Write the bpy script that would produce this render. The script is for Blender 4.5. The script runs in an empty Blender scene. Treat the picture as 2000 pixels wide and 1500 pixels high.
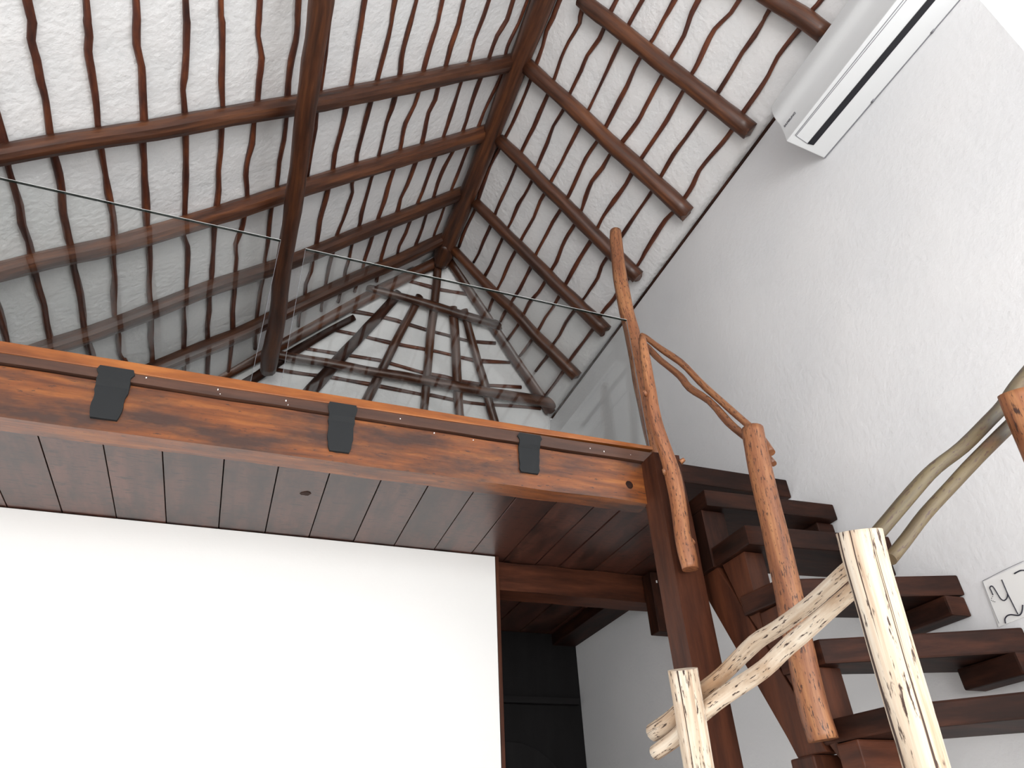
import bpy, bmesh, math, random
from mathutils import Vector, Matrix, noise
random.seed(7)
S = bpy.context.scene
COL = S.collection
EYE = 1.5                       # eye height above the floor; every height below is given relative to the eye
# ------------------------------------------------------------------ camera
F = 1380.0
R = [[0.9372976, -0.3458748, -0.0429393], [0.1689030, 0.5585360, -0.8121018], [0.3048687, 0.7539285, 0.5819338]]
cam = bpy.data.cameras.new('camera'); cam_o = bpy.data.objects.new('camera', cam); COL.objects.link(cam_o)
cam.sensor_width = 36; cam.lens = 36 * F / 2000; cam.clip_start = .02
M = Matrix(((R[0][0], -R[1][0], -R[2][0], 0), (R[0][1], -R[1][1], -R[2][1], 0), (R[0][2], -R[1][2], -R[2][2], EYE), (0, 0, 0, 1)))
cam_o.matrix_world = M
S.camera = cam_o
# ------------------------------------------------------------------ light
S.view_settings.view_transform = 'Standard'; S.view_settings.look = 'None'
S.view_settings.gamma = 1; S.view_settings.use_curve_mapping = False
S.view_settings.exposure = 0.28
wd = bpy.data.worlds.new('sky'); S.world = wd; wd.use_nodes = True
bg = wd.node_tree.nodes['Background']; bg.inputs[0].default_value = (.97, .98, 1, 1); bg.inputs[1].default_value = 1.5
def area(name, loc, aim, sx, sy, power, col=(1, .98, .95)):
    l = bpy.data.lights.new(name, 'AREA'); l.shape = 'RECTANGLE'; l.size = sx; l.size_y = sy; l.energy = power; l.color = col
    o = bpy.data.objects.new(name, l); COL.objects.link(o); o.location = loc
    o.rotation_euler = (Vector(aim) - Vector(loc)).to_track_quat('-Z', 'Y').to_euler(); return o
area('daylight_terrace', (-.2, -3.3, 1.35), (-.4, 3.2, 1.25), 3.8, 2.2, 175, (1, .99, .97))
area('daylight_loft_window', (-1.7, 3.3, 1.62), (.6, 3.9, 3.4), .7, .4, 9, (1, .99, .97))
area('daylight_side_window', (2.25, -.3, 2.9), (-1, 1.3, 3.6), 1.6, 1.6, 26, (.95, .98, 1))

W = 2.13; D = 2.151             # right wall plane X = W, face of the edge beam Y = D
MR, ML, KH = 1.05, .88, 2.55    # slopes of the right, left and hip planes
XR, ZR, YE = 1.035, 4.298, 4.0  # ridge
ZE = 3.148                      # eave on the right wall

# ------------------------------------------------------------------ measuring: where a sight line meets a real plane of the house
def ray(x, y):
    a, b, c = x - 1000, y - 750, F
    return Vector(R[0]) * a + Vector(R[1]) * b + Vector(R[2]) * c
def hit(px, n, d):
    v = ray(px[0], px[1]); return v * (d / v.dot(n))
def PX(v): return (Vector((1, 0, 0)), v)
def PY(v): return (Vector((0, 1, 0)), v)
def PZ(v): return (Vector((0, 0, 1)), v)
def roofR(off=0):
    n = Vector((MR, 0, 1)); l = n.length; return (n / l, (MR * W + ZE) / l - off)
def roofL(off=0):
    n = Vector((-ML, 0, 1)); l = n.length; return (n / l, (-ML * XR + ZR) / l - off)
def roofH(off=0):
    n = Vector((0, KH, 1)); l = n.length; return (n / l, (KH * YE + ZR) / l - off)
def depth(p): return p.dot(Vector(R[2]))
def up(p): return Vector((p[0], p[1], p[2] + EYE))

# ------------------------------------------------------------------ materials
def new_mat(name):
    m = bpy.data.materials.new(name); m.use_nodes = True
    return m, m.node_tree, m.node_tree.nodes['Principled BSDF']
def N(nt, t, **k):
    n = nt.nodes.new(t)
    for a, b in k.items(): setattr(n, a, b)
    return n
def ramp(nt, stops):
    r = N(nt, 'ShaderNodeValToRGB'); e = r.color_ramp.elements
    while len(e) < len(stops): e.new(.5)
    for i, (p, c) in enumerate(stops): e[i].position = p; e[i].color = (*c, 1)
    return r
def mixc(nt, fac, a, b, mode='MIX'):
    m = N(nt, 'ShaderNodeMix', data_type='RGBA', blend_type=mode)
    for s, v in ((m.inputs[0], fac), (m.inputs[6], a), (m.inputs[7], b)):
        if hasattr(v, 'links') or hasattr(v, 'is_output'): nt.links.new(v, s)
        elif isinstance(v, tuple): s.default_value = (*v, 1)
        else: s.default_value = v
    return m.outputs[2]
def tex(nt, coord, scale, detail=4, rough=.55, out='UV', seed=0):
    tc = N(nt, 'ShaderNodeTexCoord'); mp = N(nt, 'ShaderNodeMapping')
    mp.inputs['Scale'].default_value = coord; mp.inputs['Location'].default_value = (seed, seed * 1.7, seed * .3)
    nt.links.new(tc.outputs[out], mp.inputs[0])
    n = N(nt, 'ShaderNodeTexNoise'); n.inputs['Scale'].default_value = scale; n.inputs['Detail'].default_value = detail; n.inputs['Roughness'].default_value = rough
    nt.links.new(mp.outputs[0], n.inputs['Vector']); return n.outputs['Fac']
def bump(nt, b, h, strength, dist):
    n = N(nt, 'ShaderNodeBump'); n.inputs['Strength'].default_value = strength; n.inputs['Distance'].default_value = dist
    nt.links.new(h, n.inputs['Height']); nt.links.new(n.outputs[0], b.inputs['Normal'])
def wood(name, dark, mid, light, rough=.45, coat=.0, grain=30, flecks=None, blotch=None, bs=.35, along=2.2, bsc=1.6, spec=.5, fl=.60, bl=.5, fs=(40, 190), crack=False):
    m, nt, b = new_mat(name)
    g = tex(nt, (along, grain, 1), 1.0, 6, .65)
    r = ramp(nt, [(.3, dark), (.5, mid), (.72, light)]); nt.links.new(g, r.inputs[0])
    c = r.outputs[0]
    oi = N(nt, 'ShaderNodeObjectInfo')
    va = N(nt, 'ShaderNodeMapRange'); va.inputs[3].default_value = .72; va.inputs[4].default_value = 1.22; nt.links.new(oi.outputs['Random'], va.inputs[0])
    c = mixc(nt, 1.0, c, va.outputs[0], 'MULTIPLY')
    if blotch:
        n2 = tex(nt, (bsc * 1.6, bsc * 4.5, 1), 1.4, 5, .6, seed=3)
        r2 = ramp(nt, [(bl, (0, 0, 0)), (bl + .2, (1, 1, 1))]); nt.links.new(n2, r2.inputs[0])
        c = mixc(nt, r2.outputs[0], c, blotch)
    if flecks:
        n3 = tex(nt, (*fs, 1), 1.0, 4, .6, seed=9)
        r3 = ramp(nt, [(fl, (0, 0, 0)), (fl + .06, (1, 1, 1))]); nt.links.new(n3, r3.inputs[0])
        c = mixc(nt, r3.outputs[0], c, flecks)
        n4 = tex(nt, (.9, 125, 1), 1.0, 2, .4, seed=21)
        r4 = ramp(nt, [(.66 if crack else .9, (0, 0, 0)), (.68 if crack else .95, (1, 1, 1))]); nt.links.new(n4, r4.inputs[0])
        c = mixc(nt, r4.outputs[0], c, flecks)
    nt.links.new(c, b.inputs['Base Color'])
    b.inputs['Roughness'].default_value = rough; b.inputs['Coat Weight'].default_value = coat; b.inputs['Coat Roughness'].default_value = .25
    b.inputs['Specular IOR Level'].default_value = spec
    bump(nt, b, g, bs, .004); return m
def plaster(name, col, col2, s1, s2, strength, dist, rough=.85):
    m, nt, b = new_mat(name)
    big = tex(nt, (1, 1, 1), s1, 3, .5, 'Object'); fine = tex(nt, (1, 1, 1), s2, 5, .6, 'Object')
    r = ramp(nt, [(.35, col2), (.65, col)]); nt.links.new(big, r.inputs[0])
    nt.links.new(r.outputs[0], b.inputs['Base Color']); b.inputs['Roughness'].default_value = rough
    a = N(nt, 'ShaderNodeMath', operation='MULTIPLY_ADD'); a.inputs[1].default_value = 3.0
    nt.links.new(big, a.inputs[0]); nt.links.new(fine, a.inputs[2])
    bump(nt, b, a.outputs[0], strength, dist); return m
def plain(name, col, rough=.5, metal=0, coat=0):
    m, nt, b = new_mat(name); b.inputs['Base Color'].default_value = (*col, 1); b.inputs['Roughness'].default_value = rough
    b.inputs['Metallic'].default_value = metal; b.inputs['Coat Weight'].default_value = coat
    n = tex(nt, (1, 1, 1), 60, 3, .5, 'Object'); bump(nt, b, n, .08, .001); return m
m_wall = plaster('wall_plaster', (.80, .80, .81), (.76, .765, .78), 2.0, 38, .35, .006)
m_ceil = plaster('ceiling_plaster', (.78, .77, .77), (.74, .74, .745), 5, 40, .45, .010)
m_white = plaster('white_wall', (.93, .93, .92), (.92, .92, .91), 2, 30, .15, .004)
m_floor = plaster('floor_tile', (.80, .77, .72), (.72, .70, .66), 3, 20, .1, .002, .35)
m_raft = wood('rafter_wood', (.018, .007, .004), (.070, .0235, .0105), (.165, .058, .021), .42, .15, 26)
m_batt = wood('batten_wood', (.025, .008, .006), (.085, .022, .010), (.19, .055, .018), .5, .05, 22, along=5)
m_beam = wood('orange_beam_wood', (.085, .022, .006), (.215, .060, .012), (.36, .120, .024), .45, .35, 34, flecks=(.05, .018, .010), blotch=(.045, .018, .011), along=3.2, bsc=1.5, bl=.45, fs=(30, 120), fl=.62)
m_beam.node_tree.nodes['Principled BSDF'].inputs['Coat IOR'].default_value = 1.65
m_lip = wood('edge_lip_wood', (.12, .030, .007), (.27, .078, .014), (.44, .15, .03), .4, .3, 16, along=2.5)
m_under = wood('floor_plank_wood', (.045, .016, .010), (.082, .029, .019), (.125, .048, .031), .4, .48, 14, flecks=(.016, .007, .006), blotch=(.020, .008, .006), along=1.2, bs=.12, fs=(110, 18), fl=.565, bl=.47)
m_under.node_tree.nodes['Principled BSDF'].inputs['Coat Roughness'].default_value = .30
m_under.node_tree.nodes['Principled BSDF'].inputs['Coat IOR'].default_value = 1.7
m_board = wood('brown_board_wood', (.028, .013, .009), (.055, .024, .015), (.09, .040, .024), .45, .15, 18)
m_dark = wood('dark_stair_wood', (.007, .003, .002), (.024, .0082, .0048), (.062, .020, .010), .55, .0, 16, along=3, spec=.16)
m_red = wood('reddish_post_wood', (.028, .009, .005), (.068, .021, .010), (.12, .038, .017), .5, .0, 16, spec=.22)
m_logr = wood('reddish_log_wood', (.12, .038, .016), (.25, .095, .040), (.42, .195, .080), .5, .1, 40, flecks=(.05, .018, .010), along=3, fl=.575)
m_pale = wood('pale_log_wood', (.34, .22, .14), (.64, .52, .40), (.82, .76, .66), .65, 0, 44, flecks=(.06, .035, .028), blotch=(.46, .29, .17), along=1.4, spec=.25, fl=.585, fs=(24, 170), crack=True)
m_olive = wood('olive_log_wood', (.045, .028, .015), (.105, .073, .034), (.18, .135, .063), .6, 0, 34, flecks=(.06, .03, .02), blotch=(.12, .052, .028), along=2, fl=.58)
m_door = wood('black_door_wood', (.006, .005, .005), (.008, .007, .0075), (.012, .011, .011), .6, .0, 12, spec=.2)
m_iron = plain('blackened_strap', (.008, .0095, .011), .8)
m_acw = plain('white_plastic', (.66, .67, .68), .35)
m_acd = plain('louver_black', (.006, .006, .010), .5)
m_line = plain('seam_grey', (.20, .20, .22), .6)
m_ink = plain('ink', (.02, .02, .035), .5)
m_paper = plain('poster_white', (.84, .84, .83), .7)
m_frame = plain('window_frame_white', (.85, .85, .85), .4)
m_steel = plain('polished_steel', (.6, .6, .6), .2, 1)
def glass(name, tint):
    m = bpy.data.materials.new(name); m.use_nodes = True; nt = m.node_tree; nt.nodes.clear()
    o = N(nt, 'ShaderNodeOutputMaterial'); mx = N(nt, 'ShaderNodeMixShader'); t = N(nt, 'ShaderNodeBsdfTransparent'); g = N(nt, 'ShaderNodeBsdfGlossy')
    t.inputs[0].default_value = (*tint, 1); g.inputs['Roughness'].default_value = .01
    fr = N(nt, 'ShaderNodeFresnel'); ge = N(nt, 'ShaderNodeNewGeometry'); mr = N(nt, 'ShaderNodeMapRange')
    mr.inputs[3].default_value = 1.46; mr.inputs[4].default_value = 1 / 1.46      # the pane is not refracted, so both faces reflect as air to glass
    nt.links.new(ge.outputs['Backfacing'], mr.inputs[0]); nt.links.new(mr.outputs[0], fr.inputs[0])
    nt.links.new(fr.outputs[0], mx.inputs[0]); nt.links.new(t.outputs[0], mx.inputs[1]); nt.links.new(g.outputs[0], mx.inputs[2]); nt.links.new(mx.outputs[0], o.inputs[0])
    return m
m_glass = glass('clear_glass', (.945, .955, .95))
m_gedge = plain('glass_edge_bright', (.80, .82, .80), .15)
m_gdark = plain('glass_edge_dark', (.03, .04, .035), .2)

# ------------------------------------------------------------------ builders
def empty(name, loc, label=None, cat=None, group=None, kind=None):
    o = bpy.data.objects.new(name, None); COL.objects.link(o); o.location = up(loc); tag(o, label, cat, group, kind); return o
def tag(o, label=None, cat=None, group=None, kind=None):
    for k, v in (('label', label), ('category', cat), ('group', group), ('kind', kind)):
        if v: o[k] = v
    return o
def link(name, me, mat, parent=None, smooth=False):
    if mat and not me.materials: me.materials.append(mat)
    if smooth:
        for p in me.polygons: p.use_smooth = True
    o = bpy.data.objects.new(name, me); COL.objects.link(o)
    if parent: o.parent = parent
    return o
def settle(o, me, parent):
    """origin of the object at the middle of its own mesh"""
    c = Vector((0, 0, 0))
    for v in me.vertices: c += v.co
    c /= max(1, len(me.vertices))
    me.transform(Matrix.Translation(-c))
    base = parent.matrix_basis.to_translation() if parent else Vector((0, 0, 0))
    if parent and parent.parent: base = base + parent.parent.matrix_basis.to_translation()
    o.location = c - base
def catmull(P, sub):
    if len(P) < 3 or sub < 2: return list(P)
    out = []
    Q = [P[0] * 2 - P[1]] + list(P) + [P[-1] * 2 - P[-2]]
    for i in range(1, len(Q) - 2):
        a, b, c, d = Q[i - 1], Q[i], Q[i + 1], Q[i + 2]
        for k in range(sub):
            t = k / sub
            out.append(.5 * ((2 * b) + (c - a) * t + (2 * a - 5 * b + 4 * c - d) * t * t + (3 * b - a - 3 * c + d) * t ** 3))
    out.append(P[-1]); return out
def tube(name, pts, rad, mat, parent=None, sides=10, square=1.0, lump=.06, sub=3, rough_end=0, flat=1.0, ref=None, seed=None):
    """a pole through pts (eye-relative); rad a number or one per point; square > 1 squares the section"""
    if not isinstance(rad, (list, tuple)): rad = [rad] * len(pts)
    pv = [Vector((*p, r)) for p, r in zip([tuple(q) for q in pts], rad)]
    pv = catmull(pv, sub)
    P = [up(Vector(v[:3])) for v in pv]; RR = [v[3] for v in pv]
    sd = seed if seed is not None else random.uniform(0, 100)
    verts, faces, uvs = [], [], []
    t0 = (P[1] - P[0]).normalized()
    a = ref.copy() if ref else Vector((0, 0, 1))
    if abs(a.dot(t0)) > .95: a = Vector((1, 0, 0))
    L = 0; lens = []
    for i, p in enumerate(P):
        t = (P[min(i + 1, len(P) - 1)] - P[max(i - 1, 0)]).normalized()
        u = (a - t * a.dot(t)).normalized(); a = u; w = t.cross(u)
        if i: L += (p - P[i - 1]).length
        lens.append(L)
        for k in range(sides):
            th = 2 * math.pi * (k + .5) / sides
            cx, sy = math.cos(th), math.sin(th)
            e = 1.0
            if square > 1: e = 1 / ((abs(cx) ** (2 * square) + abs(sy) ** (2 * square)) ** (1 / (2 * square)))
            r = RR[i] * e * (1 + lump * 2 * noise.noise(Vector((cx * .8 + sd, sy * .8, L * 7))))
            end = Vector((0, 0, 0))
            if rough_end and i == len(P) - 1: end = t * rough_end * random.uniform(-1, 1)
            verts.append(p + u * cx * r + w * sy * r * flat + end)
    rm = sum(RR) / len(RR); off = random.uniform(0, 30)
    for i in range(len(P) - 1):
        for k in range(sides):
            k2 = (k + 1) % sides
            faces.append((i * sides + k, (i + 1) * sides + k, (i + 1) * sides + k2, i * sides + k2))
            c = 2 * math.pi * rm / sides
            uvs.append([(lens[i] + off, k * c), (lens[i + 1] + off, k * c), (lens[i + 1] + off, (k + 1) * c), (lens[i] + off, (k + 1) * c)])
    n = len(P)
    faces.append(tuple(range(sides))); uvs.append([(off + math.cos(6.28 * k / sides) * rm, math.sin(6.28 * k / sides) * rm) for k in range(sides)])
    faces.append(tuple(range((n - 1) * sides, n * sides))[::-1]); uvs.append([(off + math.cos(6.28 * k / sides) * rm, math.sin(6.28 * k / sides) * rm) for k in range(sides)])
    me = bpy.data.meshes.new(name); me.from_pydata(verts, [], faces); me.update()
    ul = me.uv_layers.new(name='UVMap'); j = 0
    for f, uv in zip(faces, uvs):
        for q in uv: ul.data[j].uv = q; j += 1
    o = link(name, me, mat, parent)
    for p in me.polygons: p.use_smooth = len(p.vertices) == 4 and square <= 1.6
    bm = bmesh.new(); bm.from_mesh(me); bmesh.ops.recalc_face_normals(bm, faces=bm.faces); bm.to_mesh(me); bm.free()
    settle(o, me, parent); return o
def boxuv(me, long_axis):
    ul = me.uv_layers.new(name='UVMap'); off = random.uniform(0, 30)
    ax = long_axis; oth = [i for i in range(3) if i != ax]
    for p in me.polygons:
        n = p.normal; k = max(range(3), key=lambda i: abs(n[i]))
        vax = oth[0] if k == oth[1] or k == ax and False else oth[1]
        if k == ax: ua, va = oth
        else: ua, va = ax, (oth[0] if k == oth[1] else oth[1])
        for li in p.loop_indices:
            c = me.vertices[me.loops[li].vertex_index].co; ul.data[li].uv = (c[ua] + off, c[va] + off * .37)
def mesh_from_bm(name, bm, mat, parent, axis=0, bevel=0, segs=2, rough=0, smooth=False):
    bmesh.ops.recalc_face_normals(bm, faces=bm.faces)
    if bevel:
        bmesh.ops.bevel(bm, geom=bm.edges[:], offset=bevel, segments=segs, affect='EDGES', profile=.6)
    if rough:
        for v in bm.verts: v.co += noise.noise_vector(v.co * 9) * rough
    me = bpy.data.meshes.new(name); bm.to_mesh(me); bm.free(); boxuv(me, axis)
    o = link(name, me, mat, parent, smooth); settle(o, me, parent); return o
def addbox(bm, lo, hi):
    lo = up(lo); hi = up(hi)
    vs = [bm.verts.new((x, y, z)) for x in (lo.x, hi.x) for y in (lo.y, hi.y) for z in (lo.z, hi.z)]
    for f in ((0, 1, 3, 2), (4, 6, 7, 5), (0, 4, 5, 1), (2, 3, 7, 6), (0, 2, 6, 4), (1, 5, 7, 3)): bm.faces.new([vs[i] for i in f])
def box(name, lo, hi, mat, parent=None, bevel=.003, axis=None, cuts=0, rough=0, boxes=None):
    bm = bmesh.new()
    for a, b in (boxes or [(lo, hi)]): addbox(bm, a, b)
    if axis is None:
        d = [abs(hi[i] - lo[i]) for i in range(3)]; axis = d.index(max(d))
    if cuts:
        es = [e for e in bm.edges if abs((e.verts[0].co - e.verts[1].co)[axis]) > 1e-5]
        bmesh.ops.subdivide_edges(bm, edges=es, cuts=cuts, use_grid_fill=False)
        if rough:
            for v in bm.verts: v.co += noise.noise_vector(v.co * 5 + Vector((lo[0], lo[1], 3))) * rough
        rough = 0
        return mesh_from_bm(name, bm, mat, parent, axis, 0, 1)
    return mesh_from_bm(name, bm, mat, parent, axis, bevel, 2, rough)
def prism(name, poly, z0, z1, mat, parent=None, bevel=.004, axis=0):
    """footprint polygon in XY between two heights"""
    bm = bmesh.new()
    a = [bm.verts.new(up((x, y, z0))) for x, y in poly]; b = [bm.verts.new(up((x, y, z1))) for x, y in poly]
    n = len(poly); bm.faces.new(a); bm.faces.new(b)
    for i in range(n): bm.faces.new((a[i], a[(i + 1) % n], b[(i + 1) % n], b[i]))
    return mesh_from_bm(name, bm, mat, parent, axis, bevel)
def slab(name, corners, vec, mat, parent=None, axis=0, bevel=0):
    """planar polygon of 3-D corners thickened by vec"""
    bm = bmesh.new(); a = [bm.verts.new(up(c)) for c in corners]; b = [bm.verts.new(up(Vector(c) + Vector(vec))) for c in corners]
    n = len(corners); bm.faces.new(a); bm.faces.new(b)
    for i in range(n): bm.faces.new((a[i], a[(i + 1) % n], b[(i + 1) % n], b[i]))
    return mesh_from_bm(name, bm, mat, parent, axis, bevel)

# ================================================================== THE SETTING
YF = -3.4                                             # open front of the room, behind the camera
box('floor', (-2.4, YF, -EYE - .1), (W + .2, 5.4, -EYE), m_floor, bevel=0); tag(bpy.data.objects['floor'], 'pale floor of the room, below the picture', kind='structure')
# right wall with its window opening
WY0, WY1, WZ0, WZ1 = -1.3, .565, -.7, 2.60
T = .22
o = box('wall_right', (W, WY1, -EYE), (W + T, 5.4, ZE), m_wall, bevel=0, boxes=[((W, WY1, -EYE), (W + T, 5.4, ZE - .004)), ((W, YF, -EYE), (W + T, WY0, ZE - .004)),
    ((W, WY0, WZ1), (W + T, WY1, ZE - .004)), ((W, WY0, -EYE), (W + T, WY1, WZ0))])
tag(o, 'white plastered side wall behind the stairs', kind='structure')
o = box('wall_left', (-2.42, YF, -EYE), (-2.2, 5.4, 1.45), m_wall, bevel=0); tag(o, 'white side wall on the left, outside the picture', kind='structure')
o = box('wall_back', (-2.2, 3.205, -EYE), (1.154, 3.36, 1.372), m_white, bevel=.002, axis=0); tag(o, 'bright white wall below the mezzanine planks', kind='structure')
o = box('wall_rear', (-2.2, 5.13, -EYE), (W, 5.35, 1.372), m_wall, bevel=0); tag(o, 'rear wall behind the hip of the roof', kind='structure')
t = empty('window_1', (W, WY1, WZ0), 'bright window opening in the right wall, overexposed white', kind='structure')
FT = .06
box('window_frame', (W + .12, WY0, WZ0), (W + .17, WY1, WZ1), m_frame, t, 0, boxes=[((W + .12, WY0, WZ0), (W + .17, WY0 + FT, WZ1)), ((W + .12, WY1 - FT, WZ0), (W + .17, WY1, WZ1)),
    ((W + .12, WY0 + FT, WZ0), (W + .17, WY1 - FT, WZ0 + FT)), ((W + .12, WY0 + FT, WZ1 - FT), (W + .17, WY1 - FT, WZ1))])
box('pane', (W + .142, WY0 + FT, WZ0 + FT), (W + .148, WY1 - FT, WZ1 - FT), m_glass, t, 0)
# roof shell
E_ = Vector((XR, YE, ZR)); YB = YE + (ZR - 1.45) / KH; XL = XR - (ZR - 1.45) / ML
C_ = Vector((W, YE + (ZR - ZE) / KH, ZE))
def grid_quad(bm, a, b, c, d, nu, nv):
    g = [[bm.verts.new(up((a.lerp(b, i / nu)).lerp(d.lerp(c, i / nu), j / nv))) for i in range(nu + 1)] for j in range(nv + 1)]
    for j in range(nv):
        for i in range(nu): bm.faces.new((g[j][i], g[j][i + 1], g[j + 1][i + 1], g[j + 1][i]))
bm = bmesh.new()
# inner skin
grid_quad(bm, Vector((XR, YF, ZR)), Vector((W, YF, ZE)), C_, E_, 24, 120)
grid_quad(bm, Vector((XL, YF, 1.45)), Vector((XR, YF, ZR)), E_, Vector((XL, YB, 1.45)), 60, 120)
grid_quad(bm, E_, C_, Vector((W, YB, 1.45)), Vector((XL, YB, 1.45)), 40, 40)
bmesh.ops.remove_doubles(bm, verts=bm.verts[:], dist=.0005)
# hand-trowelled plaster: shallow undulation outwards
for v in bm.verts:
    q = v.co
    h = (noise.noise(q * 3.1) * .6 + noise.noise(q * 8) * .4) * .008
    if abs(q.x - W) > .02: q.z += max(-.002, h)
# outer skin so the shell is solid
ret = bmesh.ops.extrude_face_region(bm, geom=bm.faces[:])
for v in [g for g in ret['geom'] if isinstance(g, bmesh.types.BMVert)]: v.co.z += .16
me = bpy.data.meshes.new('ceiling'); bm.normal_update(); bmesh.ops.recalc_face_normals(bm, faces=bm.faces); bm.to_mesh(me); bm.free()
ceil = link('ceiling', me, m_ceil, None, True); tag(ceil, 'steep white plastered roof ceiling with dark wooden rafters and battens', kind='structure')
# shadow of the gap between wall and ceiling, put in as a dark strip
o = box('shadow_gap', (W - .010, -1.2, ZE - .016), (W + .004, 4.42, ZE - .001), m_dark, bevel=.001); tag(o, 'thin dark strip standing in for the shadow gap along the top of the right wall', kind='structure')

# ------------------------------------------------------------------ battens (traced bay by bay along each pole)
def A(*p): return [(x / 2.857, y / 2.857) for x, y in p]
def B(*p): return [(600 + x / 2.857, y / 2.857) for x, y in p]
def Cc(*p): return [(x / 3.333, 300 + y / 3.333) for x, y in p]
def Dd(*p): return [(560 + x / 4, 100 + y / 4) for x, y in p]
def Ee(*p): return [(500 + x / 4, 330 + y / 4) for x, y in p]
def Fc(*p): return [(1000 + x / 3.333, y / 3.333) for x, y in p]
def G(*p): return [(860 + x / 4, 350 + y / 4) for x, y in p]
def H(*p): return [(780 + x / 3.9475, 480 + y / 3.9475) for x, y in p]
def I(*p): return [(500 + x / 2.5, 450 + y / 2.5) for x, y in p]
LB = [
 (Cc((0, 1020), (20, 1120), (40, 1220)), .013),
 (A((0, 720), (20, 800), (45, 930), (75, 1030), (110, 1150), (120, 1250), (160, 1350), (175, 1430)) + Cc((230, 790), (255, 900), (285, 990), (300, 1100), (330, 1210)), .014),
 (A((150, 0), (180, 120), (175, 220), (205, 330), (225, 450), (255, 560), (280, 760), (300, 870), (325, 960), (345, 1080), (350, 1180), (380, 1330), (400, 1390)) + Cc((480, 740), (520, 900), (540, 1050), (550, 1140), (580, 1250), (600, 1310)), .0145),
 (A((480, 0), (485, 120), (495, 200), (490, 280), (505, 370), (530, 520), (545, 690), (565, 840), (590, 980), (605, 1080), (630, 1200), (637, 1310)) + Cc((735, 660), (745, 800), (740, 900), (745, 1050), (770, 1180), (775, 1290), (800, 1340), (820, 1360)), .013),
 (A((760, 0), (765, 100), (762, 250), (790, 370), (795, 500), (803, 670), (795, 790), (805, 900), (808, 1000), (815, 1150), (818, 1270)) + Cc((970, 600), (975, 750), (970, 900), (980, 990), (985, 1090), (980, 1200), (990, 1300), (990, 1390)), .0145),
 (A((1035, 0), (1042, 120), (1040, 300), (1030, 430), (1020, 500), (1030, 620), (1035, 750), (1038, 900), (1035, 1050), (1030, 1200)) + Cc((1195, 530), (1220, 600), (1222, 700), (1215, 820), (1210, 900), (1195, 1010), (1200, 1150), (1195, 1300)), .012),
 (A((1232, 0), (1240, 120), (1240, 300), (1235, 450), (1242, 590), (1235, 720), (1230, 850), (1220, 950), (1220, 1060), (1210, 1150)) + Cc((1395, 480), (1390, 640), (1380, 760), (1375, 840), (1365, 940), (1365, 1020), (1350, 1120), (1352, 1220), (1355, 1330), (1350, 1430)), .0125),
 (A((1450, 0), (1445, 100), (1440, 200), (1460, 320), (1445, 450), (1437, 560), (1415, 690), (1405, 800), (1385, 880), (1372, 980), (1380, 1090)) + Cc((1590, 420), (1570, 500), (1535, 590), (1540, 680), (1530, 780), (1525, 900), (1515, 1020), (1515, 1150), (1505, 1260), (1490, 1390)), .0125),
 (A((1665, 0), (1660, 130), (1650, 230), (1625, 330), (1610, 450), (1605, 540), (1600, 650), (1585, 780), (1560, 900), (1545, 1040)) + Cc((1770, 350), (1755, 450), (1745, 570), (1725, 680), (1710, 820), (1690, 920), (1670, 1070), (1660, 1190), (1660, 1270)), .0125),
 (B((120, 150), (105, 300), (80, 490)) + Dd((235, 470), (225, 600), (200, 750), (165, 980)), .0085),
 (B((320, 0), (305, 100), (285, 220), (265, 350), (250, 455)) + Dd((470, 400), (455, 500), (420, 640), (375, 800), (360, 930), (320, 1090), (290, 1200), (260, 1320), (235, 1490)) + Ee((445, 690), (430, 800), (390, 900), (380, 1000), (340, 1130), (330, 1230)), .0125),
 (B((490, 0), (470, 130), (435, 280), (400, 410)) + Dd((665, 370), (620, 520), (590, 650), (550, 800), (540, 890), (510, 1040), (515, 1100), (480, 1200), (440, 1320), (395, 1430)) + Ee((605, 640), (570, 770), (545, 900), (540, 920), (515, 1060), (510, 1110)), .0115),
 (B((610, 0), (575, 130), (540, 260), (525, 330), (520, 400)) + Dd((855, 320), (820, 450), (780, 560), (750, 690), (715, 830), (660, 1000), (620, 1150), (580, 1280), (570, 1350)) + Ee((755, 580), (730, 690), (700, 790), (690, 850), (655, 990), (640, 1040)), .011),
 (B((755, 0), (730, 120), (705, 200), (670, 310), (650, 385)) + Dd((1040, 290), (1000, 420), (930, 560), (905, 660), (885, 770), (835, 930), (790, 1070), (760, 1180), (720, 1290)) + Ee((915, 510), (880, 620), (850, 710), (830, 790), (780, 930), (770, 960)), .0115),
 (B((875, 0), (845, 130), (800, 260), (775, 360)) + Dd((1190, 250), (1160, 380), (1110, 480), (1080, 620), (1050, 740), (1000, 890), (940, 1050), (890, 1150), (870, 1240)) + Ee((1060, 450), (1020, 560), (990, 650), (970, 730), (940, 880)), .012),
 (B((1015, 0), (985, 90), (935, 220), (905, 335)) + Dd((1370, 220), (1330, 350), (1280, 500), (1220, 680), (1155, 840), (1100, 990), (1060, 1100), (1030, 1170)) + Ee((1215, 380), (1170, 500), (1120, 600), (1105, 670)), .011),
 (B((1150, 0), (1115, 110), (1060, 200), (1020, 310)) + Dd((1525, 190), (1480, 300), (1430, 450), (1375, 630), (1290, 800), (1230, 910), (1180, 1030), (1150, 1130)) + Ee((1335, 345), (1300, 460), (1260, 560), (1240, 610)), .011),
 (B((1225, 10), (1180, 130), (1130, 230), (1110, 290)) + Dd((1680, 180), (1600, 350), (1540, 480), (1500, 580), (1410, 770), (1360, 900), (1320, 1000), (1290, 1075)) + Ee((1475, 290), (1440, 390), (1400, 490), (1385, 545)), .010),
]
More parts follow.
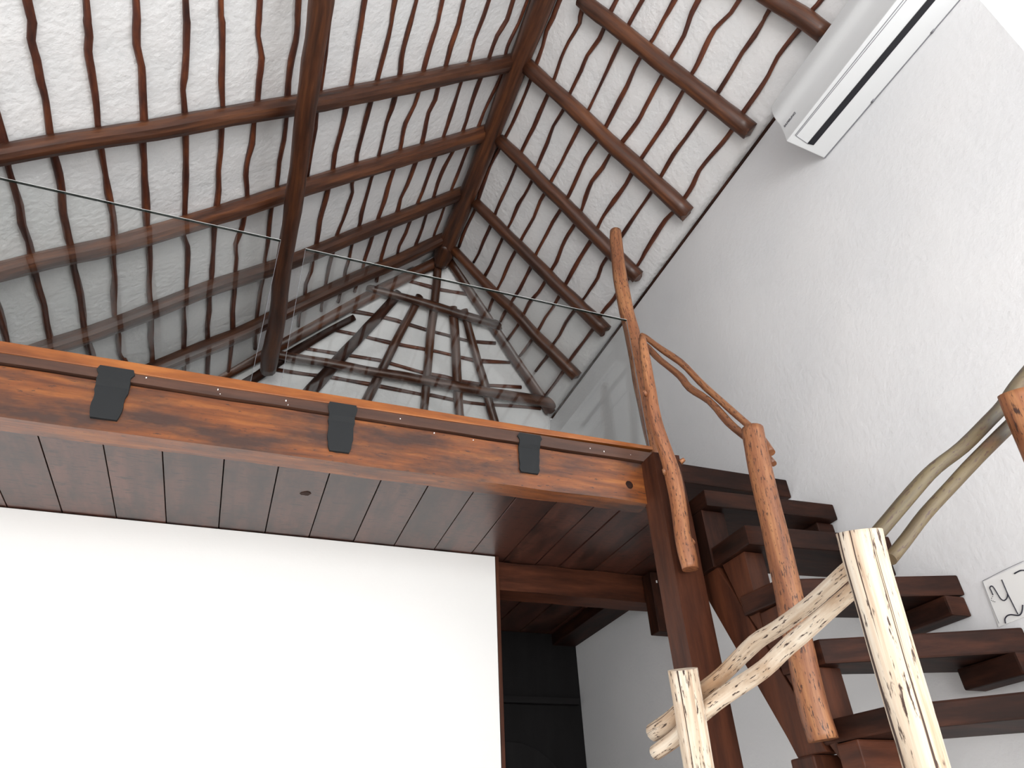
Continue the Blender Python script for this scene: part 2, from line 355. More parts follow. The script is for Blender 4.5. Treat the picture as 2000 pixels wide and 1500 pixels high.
RB = [
 (Fc((310, 0), (270, 110), (225, 200), (200, 300), (165, 400), (110, 550), (70, 650), (40, 720), (0, 810)) + B((1060, 850), (1020, 930), (980, 1040), (965, 1080)) + G((270, 240), (220, 340), (180, 430), (145, 530)), .012),
 (Fc((465, 30), (440, 150), (370, 270), (320, 380), (280, 500), (230, 620), (180, 740), (140, 830), (70, 970)) + G((545, 10), (490, 130), (440, 240), (400, 350), (340, 480), (300, 580), (260, 650)), .0115),
 (Fc((680, 0), (650, 60), (610, 150), (570, 250), (490, 360), (450, 460), (380, 600), (330, 720), (270, 820), (230, 930), (170, 1070)) + G((715, 10), (660, 120), (610, 200), (550, 340), (490, 450), (430, 590), (390, 680), (345, 760)), .0115),
 (Fc((850, 0), (770, 140), (720, 240), (660, 370), (590, 520), (500, 710), (440, 820), (370, 960), (320, 1060), (260, 1170)) + G((830, 90), (780, 170), (730, 300), (650, 440), (600, 540), (540, 650), (490, 770), (450, 850), (400, 960), (380, 1030)), .0115),
 (Fc((1060, 0), (990, 120), (920, 250), (850, 350), (800, 440), (750, 560), (700, 650), (620, 810), (560, 910), (480, 1030), (430, 1140), (370, 1270)) + G((950, 220), (880, 330), (830, 430), (755, 570), (720, 660), (670, 760), (620, 860), (560, 950), (500, 1050), (470, 1110)), .0125),
 (Fc((1215, 0), (1160, 110), (1120, 230), (1040, 370), (990, 470), (930, 580), (860, 710), (820, 790), (720, 920), (640, 1000), (590, 1090), (520, 1180), (480, 1280), (460, 1350)) + G((1070, 320), (1000, 430), (950, 530), (910, 640), (880, 690), (830, 780), (770, 880), (700, 960), (650, 1060), (600, 1150), (530, 1250)), .0125),
 (Fc((1480, 0), (1400, 110), (1320, 190), (1260, 300), (1210, 410), (1170, 480), (1120, 580), (1070, 670), (1010, 780), (930, 900), (850, 1020), (790, 1110), (740, 1200), (670, 1300), (600, 1400), (565, 1465)) + G((1190, 460), (1120, 570), (1060, 670), (1000, 780), (940, 890), (880, 1000), (820, 1080), (770, 1170), (710, 1260), (660, 1330), (620, 1380)), .013),
 (Fc((1690, 40), (1640, 130), (1580, 230), (1500, 340), (1430, 460), (1350, 590), (1270, 700), (1200, 800), (1130, 900), (1050, 1010), (980, 1130), (920, 1230), (860, 1320), (790, 1420), (740, 1495)) + G((1310, 600), (1260, 680), (1230, 770), (1170, 860), (1130, 920), (1050, 1020), (980, 1120), (930, 1220), (880, 1290), (830, 1390), (790, 1440), (745, 1500)), .0115),
 (Fc((2060, -60), (1960, 60), (1880, 180), (1820, 250), (1730, 370), (1670, 490), (1600, 600), (1500, 740), (1430, 850), (1370, 930), (1300, 1010), (1220, 1110), (1180, 1200), (1130, 1280), (1060, 1370), (1000, 1430)) + G((1770, 310), (1680, 440), (1600, 570), (1550, 660), (1410, 850), (1360, 930), (1300, 1000), (1255, 1060), (1200, 1160), (1120, 1270), (1060, 1350), (1010, 1420)) + H((1270, 960), (1200, 1060), (1130, 1150)), .013),
]
HB = [
 I((715, 238), (850, 275), (900, 290), (1030, 310)),
 I((460, 395), (560, 410), (680, 440), (830, 485), (930, 510), (1040, 540), (1170, 550)),
 I((370, 485), (500, 510), (640, 545), (820, 580), (940, 605), (1060, 635), (1110, 640), (1240, 645)),
 I((230, 575), (390, 600), (600, 635), (800, 690), (920, 715), (1000, 735), (1100, 750), (1180, 760), (1295, 766)),
 I((100, 680), (270, 705), (350, 715), (550, 750), (800, 800), (860, 805), (1000, 835), (1120, 850), (1240, 855), (1390, 870)),
]
def jitter_rad(n, r): return [r * random.choice((.85, .95, 1, 1.05, 1.12, 1.22)) for _ in range(n)]
for plane, data in ((roofL, LB), (roofR, RB)):
    n, d = plane(.010)
    for px, r in data:
        P = []
        for q in px:
            p = hit(q, n, d)
            if not P or p.y > P[-1].y + .02: P.append(p)
        # the pole runs on over the camera to the open front
        f = P[0]; y = f.y; pre = []
        while y > YF + .5:
            y -= .42; pre.append(Vector((f.x, max(y, YF + .05), f.z)) + Vector((1, 0, (ML if plane is roofL else -MR))) * random.uniform(-.012, .012))
        P = pre[::-1] + P
        if plane is roofL and P[-1].x < -.25:
            e = P[-1]; yh = YE + (ZR - e.z) / KH - .06; kk = 1
            while P[-1].y < yh - .02:
                P.append(Vector((e.x + random.uniform(-.01, .01), min(P[-1].y + .3, yh), e.z - .004)))
        tube('batten', P, jitter_rad(len(P), r * 1.05), m_batt, ceil, sides=6, sub=2, lump=.12)
# battens of the left slope lying further left, out of the picture
for x in (-1.35, -1.6, -1.85, -2.1):
    z = ZR - ML * (XR - x) - .012
    tube('batten', [Vector((x + random.uniform(-.012, .012), y, z)) for y in (YF + .1, -2.2, -1, .2, 1.4, 2.6, 3.8, 4.7)], .014, m_batt, ceil, sides=6, sub=2, lump=.18)
n, d = roofH(.010)
for px in HB:
    P = [hit(q, n, d) for q in px]
    tube('batten', P, jitter_rad(len(P), .0145), m_batt, ceil, sides=6, sub=2, lump=.18)

# ------------------------------------------------------------------ rafters
OFF = .052
def pxtube(name, px, w, pl, mat, parent=None, k=1.0, **kw):
    """px: pixels along the axis; w: breadths seen there; pl: plane(s) of the axis"""
    P = []; Rr = []
    for i, q in enumerate(px):
        a = pl[i] if isinstance(pl, list) else pl
        p = hit(q, *a); P.append(p); ww = w[i] if isinstance(w, (list, tuple)) else w
        Rr.append(ww / 2 * depth(p) / F * k)
    ext = kw.pop('ext', None)
    if ext is not None:                                   # the timber runs on, hidden by the mezzanine edge, to its foot
        s2 = (P[-1] - P[-2]).normalized()
        while P[-1].z > ext: P.append(P[-1] + s2 * .2); Rr.append(Rr[-1])
    return tube(name, P, Rr, mat, parent, **kw)
def dense(a, b, n, wob=1.5):
    return [(a[0] + (b[0] - a[0]) * i / n + (random.uniform(-wob, wob) if 0 < i < n else 0), a[1] + (b[1] - a[1]) * i / n + (random.uniform(-wob, wob) if 0 < i < n else 0)) for i in range(n + 1)]
def lin(a, b, n): return [a + (b - a) * i / n for i in range(n + 1)]
RAF_R = [((1380, -95), (1612, 66), 34, 38), ((1135, -2), (1466, 257), 30, 36), ((1030, 128), (1343, 417), 28, 33), ((975, 272), (1247, 541), 23, 28), ((928, 396), (1182, 646), 19, 27), ((886, 488), (1126, 735), 16, 23)]
for a, b, w0, w1 in RAF_R:
    pxtube('rafter', dense(a, b, 6), lin(w0, w1, 6), roofR(OFF), m_raft, ceil, sides=12, square=1.25, lump=.07, rough_end=.012)
RAF_L = [((1006, 122), (-60, 317), 30, 37), ((945, 261), (-60, 548), 27, 35), ((895, 379), (40, 700), 22, 33), ((855, 484), (230, 757), 19, 30)]
LP = [(1006, 122), (800, 161), (610, 197), (300, 252), (0, 302), (-60, 313)]
RAFL = [
 ([(1026, 117), (1010, 120), (900, 142), (800, 163), (700, 184), (590, 204), (450, 226), (300, 254), (150, 276), (0, 303), (-90, 318)], 29, 37),
 ([(966, 253), (948, 259), (860, 286), (740, 322), (600, 364), (500, 397), (380, 434), (230, 478), (100, 506), (0, 531), (-90, 556)], 26, 35),
 ([(918, 371), (900, 378), (800, 418), (680, 466), (567, 512), (430, 556), (300, 606), (180, 652), (90, 681), (20, 706)], 21, 32),
 ([(880, 461), (862, 468), (810, 494), (750, 521), (707, 539), (640, 570), (550, 613), (480, 648), (400, 681), (315, 716), (240, 748)], 21, 30)]
for px, w0, w1 in RAFL:
    pl = roofL(OFF); ws = lin(w0, w1, len(px) - 1)
    P = [hit(q, *pl) for q in px]; Rr = [w / 2 * depth(p) / F for p, w in zip(P, ws)]
    e = P[-1]; s2 = P[-1] - P[-4]; s2 = s2 / abs(s2.x)
    while P[-1].x > -2.1: P.append(P[-1] + s2 * min(.3, P[-1].x + 2.14)); Rr.append(Rr[-1])
    tube('rafter', P, Rr, m_raft, ceil, sides=12, square=1.7, lump=.05)
# rafters over and behind the camera, seen only mirrored in the glass
for y in (.5, -.05, -.6, -1.15, -1.7, -2.25, -2.8, -3.3):
    for x0, x1, k in ((XR + .02, W - .03, -MR), (XR - .02, -2.15, ML)):
        zf = lambda x: ZR + (MR * (XR - x) if k < 0 else -ML * (XR - x)) - .075
        tube('rafter', [Vector((x0 + (x1 - x0) * i / 4, y + random.uniform(-.01, .01), zf(x0 + (x1 - x0) * i / 4))) for i in range(5)], .036, m_raft, ceil, sides=10, square=1.4)
# hip rafters and jack rafters
nh = roofH(OFF)
pxtube('rafter', dense((880, 508), (1078, 803), 6), lin(21, 27, 6), nh, m_raft, ceil, sides=12, square=1.25, rough_end=.012)
pxtube('rafter', [(862, 508), (780, 548), (680, 600), (600, 644), (540, 676), (508, 692), (424, 738), (380, 762)], [20, 21, 22, 22, 24, 25, 26, 26], nh, m_raft, ceil, sides=12, square=1.3, ext=1.6)
pxtube('rafter', [(692, 620), (640, 648), (560, 696), (504, 734), (440, 772)], [12, 14, 17, 19, 20], roofH(.045), m_dark, ceil, sides=10, square=1.3)
for a, b, w0, w1, mm in (((780, 572), (596, 775), 16, 24, m_dark), ((820, 578), (706, 800), 14, 18, m_raft), ((856, 512), (824, 830), 17, 16, m_raft), ((884, 600), (900, 840), 17, 18, m_raft), ((906, 605), (974, 850), 15, 17, m_raft)):
    pxtube('rafter', dense(a, b, 5, 1.0), lin(w0, w1, 5), nh, mm, ceil, sides=12, square=1.3, rough_end=.008, ext=1.6)

# collar beams, ridge, purlin: timbers of their own
o = pxtube('collar_beam', dense((716, 560), (978, 636), 6, 1.2), [14, 16, 16, 17, 17, 18, 19], roofH(.105), m_raft, None, sides=12, lump=.12, rough_end=.01)
tag(o, 'short dark collar beam, upper of the two across the hip end of the roof', 'beam', 'roof collar beams')
o = pxtube('collar_beam', dense((524, 689), (1097, 790), 9, 1.2), [17, 18, 18, 18, 19, 19, 20, 20, 21, 22], roofH(.105), m_raft, None, sides=12, lump=.08, rough_end=.012)
tag(o, 'long dark collar beam, lower of the two across the hip end of the roof', 'beam', 'roof collar beams')
n, d = roofR(0)
zp = Vector((MR, 0, 1)); dz = MR * W + ZE - .10
PR = []
for q in ((1061, 0), (1012, 125), (968, 240), (926, 348), (905, 400), (884, 450), (868, 490)): PR.append(hit(q, zp, dz))
PR = [Vector((XR, PR[0].y - 5, ZR - .10)), Vector((XR, PR[0].y - 2.5, ZR - .10)), Vector((XR, PR[0].y - 1, ZR - .10))] + PR
o = tube('ridge_beam', PR, [.068] * 3 + [.066, .064, .063, .063, .063, .066, .070], m_raft, None, sides=14, square=1.3, lump=.05)
tag(o, 'heavy reddish brown ridge beam at the peak, where both roof slopes meet', 'beam')
tube('end_block', [PR[-1] + Vector((0, -.10, -.01)), PR[-1] + Vector((0, .02, -.02)), PR[-1] + Vector((0, .12, -.06))], [.062, .075, .055], m_raft, o, sides=12, lump=.12)
pu = [(629, -60), (628, 0), (616, 80), (598, 210), (583, 330), (567, 440), (560, 480), (548, 560), (540, 640), (528, 690), (524, 722)]
zpur = 3.02
PP = [hit(q, *PZ(zpur)) for q in pu]
PW = [50, 50, 44, 40, 36, 34, 32, 32, 32, 34, 30]
rr = [w / 2 * depth(p) / F for w, p in zip(PW, PP)]
PP = [Vector((PP[0].x, y, zpur)) for y in (YF + .1, -2.6, -1.8, -1.1, -.5, 0, .4, .75, 1.05, 1.28)] + PP
o = tube('purlin', PP, [rr[0]] * 10 + rr, m_raft, None, sides=14, square=1.3, lump=.07, rough_end=.01)
tag(o, 'long dark brown purlin running under the left roof slope', 'beam')

# ================================================================== MEZZANINE
ZP = 1.376
mz = empty('mezzanine_floor', (0, 3.0, ZP), 'dark brown plank deck of the mezzanine, seen from below', 'floor')
XB0 = -2.18
seams = [-2.18, -1.98, -1.78, -1.58, -1.38, -1.18, -.98, -.779, -.572, -.374, -.158, .041, .237, .443, .638, .837, 1.03, 1.22, 1.40, 1.53]
for i in range(len(seams) - 1):
    a, b = seams[i] + .0022, seams[i + 1] - .0022
    y0 = D + .02 if b < 1.60 else D + .02
    box('plank', (a, y0, ZP + random.uniform(0, .002)), (b, 5.1, ZP + .036), m_under, mz, bevel=.0015, axis=1)
for a, b in ((1.535, 1.73), (1.735, 1.93), (1.935, 2.125)):
    box('plank', (a, 2.40, ZP), (b, 5.1, ZP + .036), m_under, mz, bevel=.0015, axis=1)
kq = hit((596, 964), *PZ(ZP - .0005))
tube('knot', [kq + Vector((0, 0, .006)), kq + Vector((0, 0, -.0015))], [.022, .018], m_dark, mz, sides=12, sub=1, lump=.3)
# board on top of the beam and the orange lip
box('edge_board', (XB0, D - .014, 1.381), (1.50, D + .012, 1.428), m_board, mz, bevel=.002, axis=0, cuts=60, rough=.0025)
slab('edge_lip', [(XB0, D - .018, 1.413), (-.2, D - .018, 1.416), (.6, D - .018, 1.424), (1.47, D - .018, 1.441), (1.47, D - .018, 1.457), (XB0, D - .018, 1.457)], (0, .12, 0), m_lip, mz, 0, .002)
box('seam_light_block', (XB0, D + .10, ZP + .037), (1.54, 5.1, ZP + .05), m_dark, mz, bevel=0, axis=1)  # unseen dark sheet, added to keep light from showing through the plank seams
bm_ = box('edge_beam', (XB0, D, 1.20), (1.418, D + .085, 1.376), m_beam, None, axis=0, cuts=70, rough=.004)
eb = tag(bm_, 'big orange-brown varnished beam carrying the front edge of the mezzanine', 'beam')
def strap(cx0, cx1, ztop, zbot, w0, w1):
    bm = bmesh.new(); nseg = 11
    rows = []
    for i in range(nseg + 1):
        t = i / nseg; z = ztop + (zbot - ztop) * t; cx = cx0 + (cx1 - cx0) * t
        w = (w0 + (w1 - w0) * t) / 2 * (1.15 if i < 2 else 1) * (.86 if i in (0, nseg) else 1) * random.uniform(.95, 1.06)
        y = D - (.022 if z > 1.372 else .010)
        rows.append([bm.verts.new(up((cx + sx * w, yy, z))) for sx, yy in ((-1, y), (1, y), (1, D + .004), (-1, D + .004))])
    for i in range(nseg):
        for k in range(4): bm.faces.new((rows[i][k], rows[i][(k + 1) % 4], rows[i + 1][(k + 1) % 4], rows[i + 1][k]))
    bm.faces.new(rows[0]); bm.faces.new(rows[-1])
    mesh_from_bm('strap', bm, m_iron, eb, 2)
strap(-.508, -.500, 1.424, 1.238, .098, .085); strap(.214, .221, 1.424, 1.236, .094, .080); strap(.924, .919, 1.420, 1.258, .085, .078)
# knot on the beam
kp = hit((1228, 948), *PY(D))
tube('knot', [kp + Vector((0, .01, 0)), kp + Vector((0, -.006, 0))], [.024, .015], m_dark, eb, sides=12, sub=1, lump=.25)

for cx, cz in ((-.42, 1.405), (-.20, 1.402), (-.19, 1.388), (.02, 1.40), (.03, 1.385), (.42, 1.40), (.55, 1.37), (.70, 1.365), (1.18, 1.40), (1.24, 1.395), (1.36, 1.40)):
    box('paint_chip', (cx, D - .016 if cz > 1.381 else D - .004, cz), (cx + random.uniform(.0015, .004), D - .013 if cz > 1.381 else D + .001, cz + random.uniform(.002, .006)), m_white, eb, 0)
# square post, cross beam, bracket under the mezzanine
o = box('square_post', (1.412, 2.052, -EYE), (1.530, 2.165, 1.378), m_red, None, axis=2, cuts=30, rough=.004); tag(o, 'square reddish brown timber post below the right end of the edge beam', 'post')
o = box('cross_beam', (1.165, 3.262, 1.222), (W - .01, 3.40, 1.372), m_red, None, axis=0, cuts=30, rough=.005); tag(o, 'dark red-brown cross beam between white wall and side wall under the mezzanine', 'beam')
o = box('wall_corbel', (2.02, 3.17, 1.045), (W - .002, 3.256, 1.36), m_dark, None, bevel=.006, axis=2); tag(o, 'short black timber block hanging on the side wall by the cross beam', 'bracket')
for dx, zz in ((.03, 1.30), (.05, 1.16), (.075, 1.09)):
    box('paint_chip', (2.02 + dx, 3.166, zz), (2.02 + dx + .006, 3.1705, zz + .012), m_white, o, 0)
o = box('trim_2', (1.156, 3.200, -EYE), (1.172, 3.37, 1.372), m_red, None, bevel=.002, axis=2); tag(o, 'thin brown board covering the end of the white wall', kind='structure')
# dark ledger beam along the side wall and the dark back of the passage
o = box('wall_ledger', (1.96, 3.405, 1.30), (W - .002, 5.1, 1.372), m_dark, None, bevel=.004, axis=1); tag(o, 'black ledger beam along the side wall in the dark passage', 'beam')
dr = empty('door_1', (1.6, 4.36, -EYE), 'black arched wooden door at the end of the passage', kind='structure')
box('door_surround', (1.0, 4.38, -EYE), (W - .002, 4.46, 1.372), m_door, dr, bevel=0, axis=2)
def arch(name, x0, x1, z0, z1, y0, y1, mat, parent):
    cx = (x0 + x1) / 2; r = (x1 - x0) / 2
    pts = [(x0, z0), (x1, z0)] + [(cx + r * math.cos(a * math.pi / 14), z1 - r + r * math.sin(a * math.pi / 14)) for a in range(15)]
    return slab(name, [(x, y0, z) for x, z in pts], (0, y1 - y0, 0), mat, parent, 2, .002)
arch('door_leaf', 1.22, 2.02, -EYE, .72, 4.355, 4.379, m_door, dr)
for i in range(4): box('door_board', (1.26 + i * .185, 4.343, -EYE), (1.26 + i * .185 + .178, 4.354, .30), m_door, dr, .003, 2)
box('door_beam', (1.17, 4.33, .93), (2.10, 4.379, .97), m_door, dr, .003, 0)

# ================================================================== GLASS BALUSTRADE
def pane(x0, x1, ztop, label):
    t = empty('glass_panel', ((x0 + x1) / 2, D + .035, 1.457), label, 'glass panel', 'glass balustrade panels')
    y0, y1 = D + .030, D + .040
    box('pane', (x0, y0, 1.459), (x1, y1, ztop), m_glass, t, 0)
    box('top_edge', (x0, y0, ztop), (x1, y1, ztop + .0022), m_gdark, t, 0)
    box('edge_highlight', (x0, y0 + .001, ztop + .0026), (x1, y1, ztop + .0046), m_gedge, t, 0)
    for xa in (x0, x1):
        if xa < -1.1: continue
        box('side_edge', (xa - .0006, y0 + .003, 1.459), (xa + .0006, y1 - .003, ztop), m_line, t, 0)
pane(-1.16, -.105, 2.203, 'clear glass balustrade panel, left of the two on the mezzanine edge')
pane(-.004, 1.49, 2.185, 'clear glass balustrade panel, right of the two, ending at the tall log post')

# ================================================================== STAIRCASE
st = empty('staircase', (1.85, 1.8, -EYE), 'dark brown open staircase of thick treads climbing along the side wall', 'stairs')
def tread(poly, z, th=.066): return prism('tread', poly, z - th, z, m_dark, st, .006)
box('tread', (1.531, D - .012, 1.315), (W - .002, 2.40, 1.40), m_dark, st, .005)
tread([(1.545, 1.965), (W - .002, 1.938), (W - .002, 2.20), (1.545, 2.20)], 1.188)
tread([(1.545, 1.795), (W - .002, 1.745), (W - .002, 1.985), (1.55, 2.04)], .971, .07)
tread([(1.563, 1.725), (W - .002, 1.553), (W - .002, 1.80), (1.54, 1.90)], .759)
tread([(1.587, 1.655), (W - .002, 1.425), (W - .002, 1.66), (1.55, 1.80)], .556, .07)
z6 = .345
p6 = [hit(q, *PZ(z6)) for q in ((1638, 1400), (1729, 1379), (2000, 1350))]
k = (W - .002 - p6[1].x) / (p6[2].x - p6[1].x)
fr = p6[1].lerp(p6[2], k)
tread([(p6[0].x, p6[0].y + .02), (p6[1].x, p6[1].y), (W - .002, fr.y), (W - .002, fr.y + .36), (1.56, 1.78)], z6, .06)
box('joist', (1.565, 1.60, .215), (1.80, 1.68, .283), m_red, st, .005)
box('tread_support', (1.70, 1.60, -EYE), (1.76, 1.66, .214), m_red, st, .005)
# wall brackets under the treads
for y0, y1, z1 in ((1.97, 2.12, 1.118), (1.77, 1.93, .898), (1.56, 1.76, .690), (1.42, 1.62, .483)):
    box('bracket', (2.045, y0, z1 - .062), (W - .002, y1, z1), m_dark, st, .007)
# steep stringer with its stepped blocks
def stringer(pts, x0, x1, name, mat=m_red): return slab(name, [(x0, y, z) for y, z in pts], (x1 - x0, 0, 0), mat, st, 2, .004)
stringer([(2.12, .86), (1.858, .325), (1.835, .27), (1.715, .27), (1.755, .376), (1.944, .777), (2.04, .97), (2.06, 1.10), (2.12, 1.11)], 1.56, 1.63, 'stringer')
stringer([(2.14, 1.12), (2.0, 1.12), (2.0, .90), (2.14, .90)], 1.54, 1.64, 'stringer_block', m_dark)
stringer([(1.98, .90), (1.85, .90), (1.85, .60), (1.93, .745)], 1.562, 1.64, 'stringer_block')
stringer([(1.90, .69), (1.76, .69), (1.74, .40), (1.765, .40)], 1.566, 1.65, 'stringer_block')
stringer([(1.80, .484), (1.68, .484), (1.68, .24), (1.74, .33)], 1.570, 1.66, 'stringer_block')
box('support_post', (1.535, 1.745, -EYE), (1.64, 1.84, .268), m_red, st, .006, 2)
box('support_post', (1.645, 1.69, -EYE), (1.70, 1.76, .268), m_red, st, .006, 2)

# ================================================================== LOG RAILINGS
ru = empty('stair_railing', (1.55, 2.0, 0), 'reddish brown crooked log railing from the mezzanine down the upper stairs', 'railing')
# tall post standing on the edge of the mezzanine
pxtube('tall_post', [(1202, 452), (1204, 480), (1212, 545), (1224, 610), (1238, 665), (1250, 740), (1262, 800), (1275, 860), (1284, 895)], [22, 25, 27, 29, 30, 30, 29, 29, 28], PY(2.235), m_logr, ru, sides=14, lump=.05, sub=4)
# crooked baluster bolted to the outside of the beam
px = [(1255, 660), (1260, 700), (1266, 735), (1272, 770), (1274, 795), (1282, 830), (1293, 862), (1306, 900), (1316, 935), (1324, 975), (1329, 1010), (1333, 1045), (1340, 1078), (1347, 1112)]
wd_ = [14, 20, 22, 24, 27, 26, 27, 29, 32, 31, 30, 31, 36, 33]
pxtube('hanging_baluster', px, wd_, PY(2.00), m_logr, ru, sides=14, lump=.09, sub=4)
for q, r in (((1328, 903), .012), ((1346, 1062), .016), ((1300, 925), .009), ((1262, 772), .010)):
    p = hit(q, *PY(2.0)); tube('branch_stub', [p, p + Vector((.014 if q[0] > 1300 else -.014, -.012, .01))], [r, r * .6], m_logr, ru, sides=8, sub=1, lump=.2)
# newel at the winders
NY = 1.68
pxtube('newel_post', [(1470, 838), (1478, 880), (1492, 950), (1511, 1030), (1531, 1120), (1550, 1210), (1570, 1300), (1591, 1390), (1609, 1446)], [42, 44, 46, 48, 52, 53, 56, 60, 60], PY(NY), m_logr, ru, sides=16, lump=.035, sub=4)
def railY(px, ya, yb, w, mat, parent, name='handrail', x0=None, x1=None, **kw):
    x0 = px[0][0] if x0 is None else x0; x1 = px[-1][0] if x1 is None else x1
    pl = [PY(ya + (yb - ya) * (q[0] - x0) / (x1 - x0)) for q in px]
    return pxtube(name, px, w, pl, mat, parent, sides=12, sub=3, **kw)
railY([(1252, 655), (1262, 660), (1290, 681), (1328, 707), (1366, 745), (1404, 780), (1442, 814), (1469, 838), (1490, 860), (1507, 884)], 2.12, 1.66, [10, 11, 12, 13, 13, 13, 14, 15, 16, 16], m_logr, ru, lump=.08, x1=1507)
railY([(1250, 668), (1263, 677), (1290, 704), (1328, 734), (1347, 757), (1385, 783), (1423, 825), (1453, 850), (1480, 872), (1512, 906)], 2.12, 1.66, [10, 12, 13, 14, 15, 14, 16, 16, 15, 12], m_logr, ru, lump=.10, x1=1512)
# foreground railing of the lower flight
rl = empty('stair_railing', (1.2, 1.2, 0), 'pale weathered log railing in the foreground, guarding the lower stairs', 'railing')
def foot_post(px, w, dist, mat):
    """a log post leaning a little; traced down to the frame edge and carried on to the floor"""
    p0 = ray(*px[0]).normalized() * dist
    n = Vector((0, .97, .243)); d = n.dot(p0)
    P = [hit(q, n, d) for q in px]; Rr = [w / 2 * depth(p) / F for p in P]
    k = P[-1] - P[-2]; k = k / abs(k.z)
    while P[-1].z > -EYE + .02:
        st_ = min(.25, P[-1].z + EYE); P.append(P[-1] + k * st_); Rr.append(Rr[-1])
    tube('post', P, Rr, mat, rl, sides=20, lump=.03, sub=4)
    return p0, Rr[0]
pA, rA = foot_post([(1333, 1307), (1341, 1353), (1349, 1402), (1357, 1450), (1366, 1505)], 60, 1.95, m_pale)
pB, rB = foot_post([(1678, 1038), (1693, 1100), (1719, 1190), (1745, 1282), (1778, 1394), (1810, 1502)], 84, 1.34, m_pale)
pC, rC = foot_post([(1995, 765), (2012, 810), (2033, 860), (2055, 915), (2090, 1000)], 82, 1.93, m_logr)
def rail3(px, ta, tb, w, mat, xa, xb, **kw):
    """ta, tb: points (in 3-D) whose distance along Y the rail takes at xa, xb"""
    pl = [PY(ta + (tb - ta) * (q[0] - xa) / (xb - xa)) for q in px]
    return pxtube('handrail', px, w, pl, mat, rl, sides=14, sub=3, **kw)
ya, yb, yc = pA.y + rA + .07, pB.y + rB + .05, pC.y + rC + .05
rail3([(1275, 1431), (1310, 1408), (1340, 1380), (1370, 1352), (1415, 1314), (1475, 1255), (1520, 1226), (1580, 1181), (1649, 1119), (1690, 1085)], ya, yb, [34, 34, 33, 32, 31, 31, 30, 30, 30, 30], m_pale, 1340, 1690, lump=.045)
rail3([(1280, 1470), (1318, 1443), (1350, 1412), (1379, 1386), (1431, 1348), (1491, 1308), (1534, 1267), (1582, 1225), (1660, 1158), (1690, 1132)], ya, yb, [28, 31, 32, 33, 33, 34, 33, 32, 31, 31], m_pale, 1340, 1690, lump=.045)
rail3([(1690, 1068), (1717, 1038), (1784, 959), (1827, 914), (1880, 873), (1928, 825), (1959, 793), (1985, 758), (2020, 720)], yb, yc, [28, 28, 28, 26, 26, 26, 26, 30, 34], m_olive, 1690, 1990, lump=.03)
rail3([(1738, 1092), (1770, 1053), (1808, 1003), (1858, 949), (1910, 893), (1972, 832), (2000, 804)], yb, yc, [26, 25, 25, 25, 25, 25, 25], m_olive, 1690, 1990, lump=.03)

# ================================================================== AIR CONDITIONER
ac = empty('air_conditioner', (2.0, 1.0, 2.626), 'white wall mounted split air conditioner high on the right wall', 'air conditioner')
YA0, YA1 = .44, 1.35
prof_px = [(1612, 310), (1536, 276), (1531, 262), (1523, 245), (1511, 228), (1505, 210)]
prof = [hit(q, *PY(YA1)) for q in prof_px]
prof = [(p.x, p.z) for p in prof]
facet = (prof[2], prof[3])
prof = [prof[0]] + [(v.x, v.y) for v in catmull([Vector((a, b, 0)) for a, b in prof[1:]], 5)]
prof[0] = (W - .001, prof[0][1])
tx, tz = prof[-1]
prof += [(tx + .03, tz + .035), (tx + .07, tz + .05), (W - .001, tz + .05)]
slab('body', [(x, YA1, z) for x, z in prof], (0, YA0 - YA1, 0), m_acw, ac, 1, .004)
(x0, z0), (x2, z2) = prof[0], prof[1]
# things on the underside: slot, panel lines, rear hinge bumps (plane of the underside through the first and third profile points)
un = Vector((z2 - z0, 0, -(x2 - x0))).normalized()
if un.z > 0: un = -un
ud = un.dot(Vector((x0, 0, z0)))
def under_strip(name, qs, mat, th=.0015):
    P = [hit(q, un, ud) for q in qs]
    return slab(name, [tuple(p - un * .002) for p in P], un * (.002 + th), mat, ac, 1)
def seg(a, b, wpx):
    dx, dy = b[0] - a[0], b[1] - a[1]; l = math.hypot(dx, dy); nx, ny = -dy / l * wpx / 2, dx / l * wpx / 2
    return [(a[0] + nx, a[1] + ny), (b[0] + nx, b[1] + ny), (b[0] - nx, b[1] - ny), (a[0] - nx, a[1] - ny)]
under_strip('louver_slot', [(1577, 280), (1589, 283), (1845, -22), (1829, -22)], m_acd, .003)
under_strip('panel_line', seg((1553, 264), (1771, -8), 1.3), m_line)
under_strip('panel_line', seg((1555, 265), (1777, -8), 1.0), m_line)
under_strip('panel_line', seg((1553, 264), (1578, 281), 1.0), m_line)
under_strip('panel_line', seg((1610, 309), (1880, -6), 2.0), m_line)
for q in ((1705, 197), (1822, 61)):
    p = hit(q, un, ud); tube('hinge_peg', [p + Vector((0, -.008, 0)), p + Vector((0, .008, 0))], .005, m_line, ac, sides=8, sub=1)
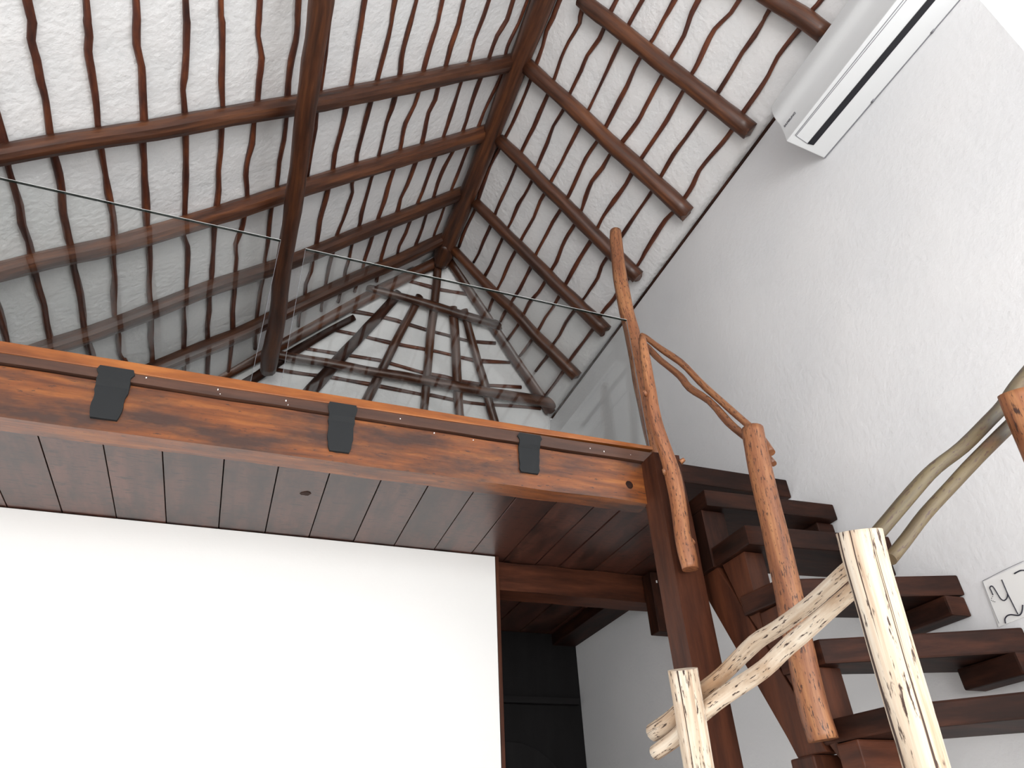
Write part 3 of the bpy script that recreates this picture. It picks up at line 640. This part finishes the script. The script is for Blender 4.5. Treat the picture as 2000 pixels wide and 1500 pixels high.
# lettering on the front
def text(name, body, o3, xdir, nrm, size, mat, parent, th=.0006):
    cu = bpy.data.curves.new(name, 'FONT'); cu.body = body; cu.size = size; cu.extrude = th; cu.align_x = 'CENTER'; cu.align_y = 'CENTER'
    tmp = bpy.data.objects.new(name, cu); COL.objects.link(tmp)
    me = bpy.data.meshes.new_from_object(tmp); bpy.data.objects.remove(tmp); bpy.data.curves.remove(cu)
    x = xdir.normalized(); z = nrm.normalized(); y = z.cross(x)
    m = Matrix(((x.x, y.x, z.x, 0), (x.y, y.y, z.y, 0), (x.z, y.z, z.z, 0), (0, 0, 0, 1)))
    me.transform(Matrix.Translation(up(o3)) @ m); me.materials.clear()
    o = link(name, me, mat, parent); settle(o, me, parent); return o
(fx, fz), (gx, gz) = facet
fn = Vector((-(gz - fz), 0, (gx - fx))).normalized()
if fn.x > 0: fn = -fn
pc = hit((1543, 234), fn, fn.dot(Vector((gx, 0, gz))))
text('lettering', 'SAMSUNG', pc + fn * .0022, Vector((0, -1, 0)), fn, .017, m_ink, ac)

# ================================================================== POSTER ON THE WALL
po = empty('poster', (W, 1.4, .6), 'white poster with black hand-drawn letters on the right wall, above a tread', 'poster')
n, d = PX(W - .003)
c0, c1 = hit((1918, 1137), n, d), hit((2000, 1099), n, d)
c3 = hit((1947, 1215), n, d)
dirY = (c1 - c0); dn = (c3 - c0)
slab('sheet', [tuple(c0), tuple(c0 + dirY * 2.6), tuple(c0 + dirY * 2.6 + dn * 1.12), tuple(c0 + dn * 1.12)], (.002, 0, 0), m_paper, po, 1)
def pline(qs, r, name='ink_stroke', mat=m_ink):
    P = [hit((1900 + x / 9.38, 1080 + y / 9.38), *PX(W - .0045)) for x, y in qs]
    tube(name, P, r, mat, po, sides=6, sub=4, lump=0)
pline([(370, 770), (335, 690), (312, 640), (335, 605), (375, 625), (430, 710), (490, 810), (530, 855), (575, 870), (615, 840), (635, 790), (635, 750)], .0016)
pline([(530, 490), (580, 610), (640, 750), (730, 930), (825, 1120)], .0016)
pline([(600, 1290), (590, 1210), (630, 1150), (700, 1130), (780, 1140), (850, 1140), (890, 1100), (910, 1030), (915, 950)], .0019)
pline([(760, 380), (820, 345), (880, 320), (950, 318)], .0019)
for q in ((360, 795), (340, 828), (338, 865), (370, 880), (400, 892)): pline([q, (q[0] + 6, q[1] + 5)], .0012)
pline([(175, 515), (600, 300), (938, 145)], .0007, 'border_line', m_line); pline([(175, 515), (340, 950), (480, 1290)], .0007, 'border_line', m_line)
